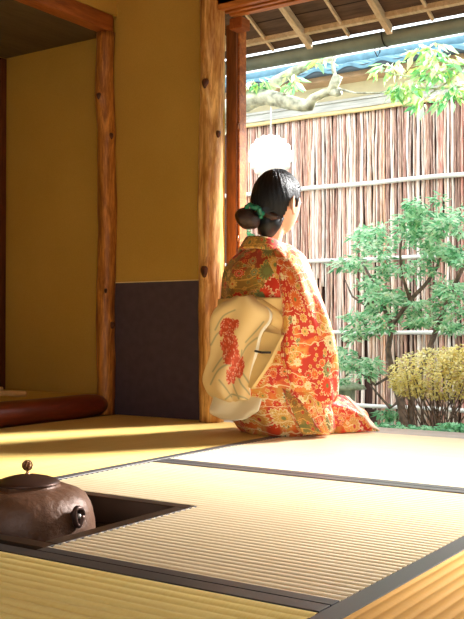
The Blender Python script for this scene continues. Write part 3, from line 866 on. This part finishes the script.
# skirt over thighs and knees
rk = []
for i in range(33):
    t = i/32
    c = Vector((-.05+.385*t, .03+.10*t, 0))
    hw = .165*(1-.45*t**2.2); ht = .20*(1-.42*t-.30*t**3)
    if t > .9: k_ = max(.05, 1-((t-.9)/.1)**2*.9); hw *= k_; ht *= k_
    rk.append((c+UP*(ht*.5+.002), Vector((.28,-.96,0))*hw, UP*ht*.5))
def fold_skirt(p, a, t, n): 
    p = p+n*(.006*math.sin(7*a+9*t)+.004*math.sin(17*t+3*a)); p.z = max(p.z, .0015); return p
sk = loft(rk, 48, True, True, fold_skirt); sk.build('skirt', M['kim_red'], kimono)['label'] = 'orange-red floral skirt spread over the knees'
# draped wedge of hem reaching right with a red lining edge
def sheet(rows, ncol, mat, name, parent, thick=.008, depth=None, paint=None, uvoff=(0,0), smooth_rows=None, label=None, sub=0, warp=0):
    """rows: list of (leftpx, leftpy, lefty, rightpx, rightpy, righty); bulge depth fn(s,t) metres toward viewer"""
    mb = MB(); vs = []; uv = []; cols = []
    NR = smooth_rows or len(rows)*6
    R = lerp_rings(rows, NR)
    for i, (a, b_, c, d, e_, f) in enumerate(R):
        t = i/NR
        for k in range(ncol+1):
            s = k/ncol; px = a+(d-a)*s; py = b_+(e_-b_)*s+warp*4*s*(1-s)*t; y = c+(f-c)*s
            if depth: y -= depth(s, t, px, py)
            p = PL(px, py, y)
            p.z = max(p.z, .004)
            vs.append(p); uv.append((p.x*1.2+uvoff[0]+p.y*.5, p.z+uvoff[1]))
            if paint: cols.append(paint(px, py, s, t))
    fs = [(i*(ncol+1)+k, (i+1)*(ncol+1)+k, (i+1)*(ncol+1)+k+1, i*(ncol+1)+k+1) for i in range(NR) for k in range(ncol)]
    mb.add(vs, fs, 0, uv)
    if paint: mb.col = cols
    o = mb.build(name, mat, parent, solid=thick, sub=sub)
    if label: o['label'] = label
    return o
def tubeclosed(keys, K, mat, name, parent, fold=None, label=None, nr=40):
    """keys: (py, leftpx, rightpx, y, depthradius, yaw)"""
    rr = []
    for py, l, r, y, dr, yaw in lerp_rings(keys, nr):
        c = PL((l+r)/2, py, y); hw = (r-l)/2*(D0+y)/F
        A = Vector((math.cos(yaw), math.sin(yaw), 0))*hw/max(.2, math.cos(yaw)); B = Vector((-math.sin(yaw), math.cos(yaw), 0))*dr
        rr.append((c, A, B))
    mb = loft(rr, K, True, True, fold)
    o = mb.build(name, mat, parent)
    if label: o['label'] = label
    return o
def fold_slv(p, a, t, n):
    return p+n*(.008*math.sin(3*a+5*t)*t+.008*math.sin(7*a-6*t+1)*t+.010*noise.noise(Vector((p.x*16, p.y*16, p.z*5))))
# right (near) sleeve: hanging bag with square-ish hem
tubeclosed([(249,276,296,-.05,.03,-.25),(256,276,304,-.08,.06,-.25),(272,277,312,-.11,.08,-.2),(295,279,320,-.13,.09,-.15),(320,280,328,-.135,.085,-.1),(345,280,334,-.135,.075,-.1),
            (370,281,337,-.135,.065,-.1),(392,283,337.5,-.135,.055,-.1),(400,290,336,-.135,.045,-.1),(404,303,331,-.135,.02,-.1)], 56, M['kim_red'], 'sleeve', kimono, fold_slv, 'orange and yellow floral sleeve hanging to the mat')
# lower sleeve drop / front panel reaching the mat
tubeclosed([(383,279,318,-.14,.03,0),(395,282,321,-.15,.035,.0),(410,287,325,-.155,.035,.05),(425,295,329,-.155,.03,.05),(432,303,330,-.15,.02,.05),(434.5,310,328,-.14,.01,.05)], 40, M['kim_red'], 'sleeve_drop', kimono, fold_slv, 'red floral lower drop of the sleeve resting on the mat', 24)
# left (far) sleeve
tubeclosed([(262,268,290,.10,.05,.2),(285,280,306,.16,.07,.2),(310,284,316,.19,.06,.2),(345,280,318,.20,.05,.2),(380,275,322,.2,.04,.2),(395,280,318,.2,.02,.2)], 40, M['kim_red'], 'sleeve', kimono, fold_slv)
# diagonal overlap seams on the kimono side
sheet([(282,388,-.19,300,400,-.19),(292,410,-.20,312,418,-.195),(302,434,-.20,322,434,-.2)], 14, M['kim_back'], 'overlap', kimono, .004, uvoff=(.4,.2))
# hem wedge
hem = sheet([(330,396,.02,347,399,.04),(328,410,-.02,356,409,.02),(326,422,-.04,367,420,.0),(322,434,-.05,378,431,-.0)], 30, M['kim_red'], 'hem', kimono, .006, lambda s,t,px,py: .01*math.sin(9*s+4*t), uvoff=(2.3,1.1))
sheet([(344,396,.03,348,397,.035),(352,404,.02,356,405,.025),(361,414,.005,366,416,.01),(370,426,-.01,379,431,-.0)], 8, M['collar_in'], 'hem_lining', kimono, .008)
sheet([(338,395,.02,343,396,.03),(342,401,.015,348,401,.02),(346,407,.01,350,406,.02)], 6, M['red_silk'], 'hem_edge', kimono, .008)

# collar: band standing away from the nape
def collar(r0, r1, zb, zf, off, mat, name, th=.007, label=None, tilt=0):
    mb = MB(); vs = []; uv = []; K = 64; J = 8
    c0 = PL(269, 325, .0)
    for j in range(J+1):
        t = j/J
        for k in range(K+1):
            a = math.radians(25)+math.radians(310)*k/K     # open at the front
            back = .5-.5*math.cos(a)                       # 0 front, 1 back
            ra = r0+(r1-r0)*t
            p = c0+Fd*(math.cos(a)*ra*1.0+off*back)+Sd*(math.sin(a)*ra*1.02)
            z0_ = .60+.065*back**.7; z1_ = zf+(zb-zf)*back**.6
            p.z = z0_+(z1_-z0_)*t
            vs.append(p); uv.append((a*.12, p.z*1.0))
    fs = [(j*(K+1)+k, j*(K+1)+k+1, (j+1)*(K+1)+k+1, (j+1)*(K+1)+k) for j in range(J) for k in range(K)]
    mb.add(vs, fs, 0, uv); o = mb.build(name, mat, kimono, solid=th)
    if label: o['label'] = label
    return o
collar(.100, .074, .708, .64, -.014, M['kim_back'], 'collar', .009)
collar(.078, .064, .700, .655, -.008, M['collar_in'], 'inner_collar', .005, 'pale inner collar')

# obi band
keysb = [(.30,262,0,.172,.138), (.335,262,0,.172,.139), (.40,263,0,.176,.137), (.46,263,0,.182,.133), (.485,264,0,.186,.130)]
rings = []
for z, px, y, a, b_ in lerp_rings(keysb, 12):
    c = PL(px, 325, y); c.z = z; rings.append((c, Sd*a, Fd*b_))
obi = loft(rings, 64, False, False, None).build('obi', M['obi_plain'], wm, solid=.006); obi['label'] = 'cream brocade sash'
# painted drum
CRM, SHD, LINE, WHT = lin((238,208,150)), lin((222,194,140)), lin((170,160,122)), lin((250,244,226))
RED, RED2, CUT = lin((208,78,48)), lin((232,112,80)), lin((250,214,186))
waves = [[(214,372),(222,360),(232,350),(238,352)],[(212,384),(220,370),(232,362)],[(246,342),(258,330),(264,322)],[(240,360),(247,347),(258,338)],
         [(240,398),(234,385),(230,372),(232,360)],[(252,392),(246,378),(241,366),(242,350)],[(248,394),(242,384),(238,372)],[(216,330),(224,316),(236,310)],[(212,345),(218,334),(226,330)],
         [(226,398),(232,394),(240,396),(248,400)],[(220,380),(228,392),(232,396)]]
def smooth_(w_):
    out = []
    for i in range(len(w_)-1):
        p0, p1, p2, p3 = w_[max(i-1,0)], w_[i], w_[i+1], w_[min(i+2,len(w_)-1)]
        for j in range(5):
            f = j/5; out.append(tuple(.5*((2*b)+(c-a)*f+(2*a-5*b+4*c-d)*f*f+(-a+3*b-3*c+d)*f**3) for a,b,c,d in zip(p0,p1,p2,p3)))
    return out+[w_[-1]]
waves = [smooth_(w_) for w_ in waves]
def segd(p, a, b_):
    ax, ay = a; bx, by = b_; dx, dy = bx-ax, by-ay; L2 = dx*dx+dy*dy
    t_ = max(0, min(1, ((p[0]-ax)*dx+(p[1]-ay)*dy)/L2)); return math.hypot(p[0]-ax-dx*t_, p[1]-ay-dy*t_)
blobs = [(228,322,5,4),(224,327,3,5),(233,325,6,5),(237,323,3,3),(230,334,5,6),(227,345,5,7),(233,343,5,8),(229,357,5,7),(235,355,4,6),(238,362,4,7),(242,365,3,7),(234,370,5,7),(229,376,3,7),(240,372,3,6),(233,380,3,3),(222,333,2,3)]
def paint_obi(px, py, s, t):
    n = noise.noise(Vector((px*.35, py*.35, 0))); n2 = noise.noise(Vector((px*.45, py*.45, 4)))
    c = CRM
    dm = min(segd((px,py), w[i], w[i+1]) for w in waves for i in range(len(w)-1))
    if dm < 1.1: k = min(.9, max(0, 1.15-dm)); c = tuple(a*(1-k)+b_*k for a, b_ in zip(CRM, LINE))
    if s > .972: c = WHT  # highlight along the drum's right edge, painted into the cloth colour
    q = min(((px-x)/rx)**2+((py-y)/ry)**2 for x, y, rx, ry in blobs)
    if q < 1.25+.9*n2:
        c = RED if n < .18 else RED2
        if math.sin(px*.9+py*.35+n*5) > .965: c = CUT
    return c
def dy_drum(s, t, px, py):
    return .032*math.sin(PI*min(1, max(0, s)))**.7*(1-.25*t)+.009*math.sin(s*11+t*6)*(.4+t)+.012*math.sin(s*3.2-t*7)
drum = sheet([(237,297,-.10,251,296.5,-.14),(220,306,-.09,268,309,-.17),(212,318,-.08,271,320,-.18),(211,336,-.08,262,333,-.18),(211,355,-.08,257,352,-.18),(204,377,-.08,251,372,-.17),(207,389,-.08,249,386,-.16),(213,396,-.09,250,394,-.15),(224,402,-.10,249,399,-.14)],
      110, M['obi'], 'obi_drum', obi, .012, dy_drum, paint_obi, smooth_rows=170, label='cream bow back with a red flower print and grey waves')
WH2 = lin((240,224,184))
sheet([(217,388,-.06,263,390,-.11),(213,401,-.09,262,399,-.14),(210,410,-.11,259,408,-.16),(212,413,-.12,256,411,-.165),(217,415,-.13,251,414,-.17)], 50, M['obi'], 'obi_tail', obi, .010,
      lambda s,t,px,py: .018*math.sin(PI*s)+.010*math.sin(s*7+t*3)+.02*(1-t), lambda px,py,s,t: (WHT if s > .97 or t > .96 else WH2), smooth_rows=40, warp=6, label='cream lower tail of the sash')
sheet([(257,330,-.17,284,335,-.215),(255,345,-.17,279,346,-.215),(251,360,-.17,270,362,-.215),(248,376,-.16,261,377,-.20),(247,386,-.15,252,389,-.185)], 20, M['obi_plain'], 'obi_fold', obi, .006)
sheet([(281,336,-.222,284.5,334.5,-.222),(268,362,-.222,271.5,363,-.222),(251,388,-.195,254,389,-.195)], 6, M['obi_plain'], 'obi_fold_edge', obi, .004)
MB().tube([PL(255,351,-.195), PL(262,352.5,-.222), PL(271,352.5,-.226)], .004, 8).build('obi_cord', M['cord'], obi)
sheet([(240,298,-.12,262,300,-.16),(252,302,-.14,279,312,-.175),(262,310,-.15,283,322,-.175),(268,322,-.15,280,330,-.17)], 16, M['obi_plain'], 'obi_pad', obi, .012, lambda s,t,px,py: .015*math.sin(PI*s))

# -- body (one continuous mesh, head and hands included)
HC = PL(277.5, 203, .0)
def hp_(f, s, u): return HC+Fd*f+Sd*s+UP*u
def head_shape(th, ph, grow=1.0, hair=False):
    """th: 0 top..pi bottom, ph: 0 = face front"""
    x = math.sin(th)*math.cos(ph); y = math.sin(th)*math.sin(ph); z = math.cos(th)
    f = x*.096; s = y*.077; u = z*.112
    if not hair:
        if z < 0:
            k = -z
            s *= 1-.38*k; f = f*(1-.12*k) if x > 0 else f*(1-.42*k)
            if x > 0: f += .012*k
            u *= 1.02
        if x > .5:
            fl = (x-.5)*2; f -= .006*fl
            f += .016*math.exp(-((y/.16)**2))*math.exp(-(((z+.22)/.16)**2))*1.3      # nose
            f -= .006*math.exp(-(((abs(y)-.32)/.14)**2))*math.exp(-(((z-.02)/.12)**2))  # eye sockets
            f += .005*math.exp(-((y/.22)**2))*math.exp(-(((z+.55)/.06)**2))           # lips
            f += .006*math.exp(-((y/.3)**2))*math.exp(-(((z+.88)/.12)**2))            # chin
    else:
        if z < 0 and x <= 0: f *= 1-.18*(-z); s *= 1-.28*(-z)
        elif z < 0: s *= 1-.3*(-z)
    return hp_(f*grow, s*grow, u*grow)
mb = MB(); NT_, NP = 48, 72; vs = []; fs = []
for i in range(NT_+1):
    for k in range(NP): vs.append(head_shape(.001+(PI-.002)*i/NT_, 2*PI*k/NP))
for i in range(NT_):
    for k in range(NP): fs.append((i*NP+k, (i+1)*NP+k, (i+1)*NP+(k+1) % NP, i*NP+(k+1) % NP))
fs.append(tuple(reversed([k for k in range(NP)]))) ; fs.append(tuple(NT_*NP+k for k in range(NP)))
mb.add(vs, fs)
def limb(pts, rads, n=14): mb.tube(pts, rads, n)
TC = PL(266, 325, 0); TC.z = 0
# neck and torso
limb([TC+UP*.10+Fd*.02, TC+UP*.18, TC+UP*.30, TC+UP*.42, TC+UP*.52, TC+UP*.585, TC+UP*.625], [.11,.115,.095,.10,.10,.08,.05], 20)
nb_ = TC+UP*.60; limb([nb_, nb_+UP*.05+Fd*.004, HC+UP*-.06-Fd*.012, HC-UP*.03], [.046,.041,.042,.05], 18)
limb([TC+UP*.585-Sd*.14, TC+UP*.60-Sd*.07, TC+UP*.60+Sd*.07, TC+UP*.585+Sd*.14], [.042,.05,.05,.042])
# ears
for sg in (1, -1):
    e0 = hp_(-.002, sg*.079, -.016)
    pts = [e0+Fd*(-.016*math.sin(a)+.004)+UP*(.031*math.cos(a))+Sd*sg*(.006+.006*math.sin(a)) for a in [PI*j/10 for j in range(11)]]
    mb.tube(pts, [.005,.006,.0065,.0065,.006,.006,.006,.006,.0065,.007,.006], 8)
    mb.tube([e0+UP*.018-Fd*.004+Sd*sg*.004, e0-UP*.016-Fd*.004+Sd*sg*.004], .009, 8)
# arms, hands on the lap
for sg in (1, -1):
    sh = TC+UP*.575+Sd*sg*.15; el = TC+UP*.36+Sd*sg*.165+Fd*.03; wr = TC+UP*.225+Sd*sg*.06+Fd*.175
    limb([sh, sh.lerp(el,.5), el, el.lerp(wr,.5), wr], [.040,.036,.030,.027,.021])
    hd = (Fd*.8-Sd*sg*.5-UP*.12).normalized(); sd_ = hd.cross(UP).normalized()
    pc = wr+hd*.05; mb.tube([wr, wr+hd*.03, wr+hd*.075], [.021,.030,.028], 12, flat=.45)
    for j, (o_, ln) in enumerate(((-.024,.056), (-.008,.066), (.008,.062), (.023,.048))):
        b0_ = wr+hd*.07+sd_*o_; mb.tube([b0_, b0_+hd*ln*.45-UP*.002, b0_+hd*ln*.8-UP*.008, b0_+hd*ln-UP*.015], [.0085,.008,.0072,.0055], 8)
    t0_ = wr+hd*.022-sd_*.020*1.0; mb.tube([t0_, t0_-sd_*.018+hd*.018, t0_-sd_*.026+hd*.040], [.010,.009,.007], 8)
# legs folded under: thigh forward, shin back
LD = Vector((.95,.31,0)).normalized(); LS = Vector((LD.y, -LD.x, 0))
for sg in (1, -1):
    hip = TC+UP*.14+LS*sg*.07+Fd*.02; kn_ = TC+LD*.25+LS*sg*.055+UP*.065; an = TC+LD*.05+LS*sg*.06+UP*.045; toe = an-LD*.10-UP*.01
    limb([hip, hip.lerp(kn_,.5), kn_], [.070,.054,.038]); limb([kn_-UP*.008, kn_.lerp(an,.5)-UP*.005, an], [.036,.036,.030]); limb([an, an-LD*.04], [.030,.020])
body = mb.build('body', M['skin'], wm)
rm = body.modifiers.new('remesh', 'REMESH'); rm.mode = 'VOXEL'; rm.voxel_size = .0042; rm.use_smooth_shade = True
sm = body.modifiers.new('smooth', 'SMOOTH'); sm.factor = .5; sm.iterations = 3
for sg in (1, -1):
    c = hp_(.083, sg*.030, .004); b = MB(); b.lathe([(.0,.006),(.005,.005),(.009,.001),(.009,-.001),(.005,-.005),(.0,-.006)], n=12)
    for v in b.v: v += c
    b.build('eye', M['eye_w'], wm)
    b = MB(); b.tube([hp_(.083, sg*.014, .022), hp_(.086, sg*.03, .027), hp_(.080, sg*.038, .024)], [.0015,.002,.001], 6); b.build('eyebrow', M['hair'], wm)
b = MB(); b.tube([hp_(.091, -.016, -.062), hp_(.097, 0, -.060), hp_(.091, .016, -.062)], [.0015,.004,.0015], 8); b.build('mouth', M['lip'], wm)

# hair: cap with combed strands running to the bun
BN = PL(250, 214, -.07)
mb = MB(); vs = []; uv = []; NT2, NP2 = 60, 120; keep = {}
for i in range(NT2+1):
    th = .001+(PI-.002)*i/NT2
    for k in range(NP2):
        ph = 2*PI*k/NP2
        g_ = 1.085+.008*math.sin(ph*34+th*6)+.012*noise.noise(Vector((ph*5, th*2, 0)))
        vs.append(head_shape(th, ph, g_, True)); uv.append((ph, th))
fs = []
for i in range(NT2):
    th = PI*(i+.5)/NT2; z = math.cos(th)
    for k in range(NP2):
        ph = 2*PI*(k+.5)/NP2; x = math.sin(th)*math.cos(ph); y = abs(math.sin(th)*math.sin(ph))
        # hairline: high over the face, runs in front of the ear, then down to the nape
        if x > .25: lim = min(.66, .02+.5*((x-.25)/.35)**.8)
        elif x > .14: lim = -.22+.24*(x-.14)/.11
        elif x > -.16: lim = .06
        else: lim = max(-.93, .06-1.1*((-.16-x)/.34))
        if z > lim: fs.append((i*NP2+k, (i+1)*NP2+k, (i+1)*NP2+(k+1) % NP2, i*NP2+(k+1) % NP2))
mb.add(vs, fs, 0, uv); hair = mb.build('hair', M['hair'], wm, solid=.008); hair['label'] = 'smooth black hair swept back into a low bun'
# side sweep strands from temple to bun
for sg in (1, -1):
    b = MB(); uvd = []
    for j in range(9):
        a = j/8
        p0 = hp_(.045-.01*a, sg*(.066), .060-.030*a); p1 = hp_(-.01, sg*(.082-.002*a), .048-.034*a); p2 = hp_(-.075, sg*.060, -.02-.035*a); p3 = BN.lerp(hp_(-.11, 0, -.05), .4)
        pts = []
        for i in range(15):
            t = i/14; q0 = p0.lerp(p1, t); q1 = p1.lerp(p2, t); q2 = p2.lerp(p3, t); r0 = q0.lerp(q1, t); r1 = q1.lerp(q2, t); pts.append(r0.lerp(r1, t))
        b.tube(pts, [.002+.009*math.sin(PI*min(1, .15+t_*.7)) for t_ in [i/14 for i in range(15)]], 7)
    b.build('side_sweep', M['hair'] if sg < 0 else M['hair'], hair)
# lower sweep, browner
b = MB()
for j in range(7):
    a = j/6
    p0 = hp_(-.035-.02*a, .052-.07*a, -.062-.03*a); p1 = hp_(-.085, .055-.06*a, -.055-.02*a); p3 = BN+Vector((.03, .03, -.012+.03*(1-a)))
    b.tube([p0, p0.lerp(p1, .6), p1.lerp(p3, .4), p3], [.006,.012,.013,.010], 8)
b.build('nape_hair', M['hair_b'], hair)
b = MB(); b.tube([hp_(-.040, .012, -.045), hp_(-.050, .004, -.085), hp_(-.050, 0, -.115), hp_(-.044, 0, -.135)], [.050,.044,.032,.012], 16); b.build('nape_hair', M['hair'], hair)
# bun
bm_ = MB(); vs = []; uv = []; fs = []
ax = (BN-hp_(-.08, 0, -.02)).normalized()*-1; B0 = PL(247.5, 218.5, -.075)
for i in range(25):
    th = .001+(PI-.002)*i/24
    for k in range(40):
        ph = 2*PI*k/40; r = 1+.05*math.sin(ph*3+th*4)+.02*math.sin(ph*11+th*8)
        v = Vector((.048*math.cos(th), .040*math.sin(th)*math.cos(ph)*r, .036*math.sin(th)*math.sin(ph)*r))
        v = Matrix.Rotation(math.radians(28), 3, 'Y') @ v
        vs.append(B0+v); uv.append((ph/6.28, th))
for i in range(24):
    for k in range(40): fs.append((i*40+k, (i+1)*40+k, (i+1)*40+(k+1) % 40, i*40+(k+1) % 40))
bm_.add(vs, fs, 0, uv); bm_.build('bun', M['hair_b'], hair)
TCN = PL(254, 211.0, -.085); tx = Vector((-.45, -.35, -.80)).normalized(); ty = Vector((0,1,0)); ty = (ty-tx*ty.dot(tx)).normalized(); tz = tx.cross(ty)
pts = [TCN+ty*.032*math.cos(a)+tz*.030*math.sin(a)+tx*.004*math.sin(6*a) for a in [2*PI*k/48 for k in range(49)]]
MB().tube(pts, [.0085+.0018*math.sin(k*1.9) for k in range(49)], 9, cap=False).build('hair_tie', M['green_cloth'], hair)['label'] = 'green satin hair tie'

# ------------------------------------------------------------------ light, world, camera
w = bpy.data.worlds.new('World'); scn.world = w; w.use_nodes = True
nt = w.node_tree; bg = nt.nodes['Background']; tc = nt.nodes.new('ShaderNodeTexCoord'); sx = nt.nodes.new('ShaderNodeSeparateXYZ')
nt.links.new(tc.outputs['Generated'], sx.inputs[0]); rp = nt.nodes.new('ShaderNodeValToRGB'); nt.links.new(sx.outputs['Z'], rp.inputs[0])
e = rp.color_ramp.elements; e[0].position = .0; e[0].color = (.75,.8,.78,1); e[1].position = .25; e[1].color = (.88,.95,1,1)
nt.links.new(rp.outputs[0], bg.inputs[0]); bg.inputs[1].default_value = 2.6
sun = bpy.data.lights.new('Sun', 'SUN'); sun.energy = 19.0; sun.angle = math.radians(11); sun.color = (1,.98,.95)
so = bpy.data.objects.new('Sun', sun); link(so)
sd = Vector((.46, .89, 0)).normalized(); el = math.radians(30.8)
dirv = -(sd*math.cos(el)+UP*math.sin(el)); so.rotation_euler = dirv.to_track_quat('-Z', 'Y').to_euler(); so.location = (6, 8, 6)

cam = bpy.data.cameras.new('Camera'); cam.sensor_fit = 'HORIZONTAL'; cam.sensor_width = 36; cam.lens = 36*F/464
cam.clip_start = .02
co = bpy.data.objects.new('Camera', cam); link(co); co.location = (0, 0, H)
pitch = math.atan((HZ-309.5)/F)
co.rotation_euler = (PI/2+pitch, 0, TH)
scn.camera = co
vs_ = scn.view_settings
vs_.view_transform = 'Standard'; vs_.look = 'None'; vs_.gamma = 1; vs_.use_curve_mapping = False; vs_.exposure = 0.5
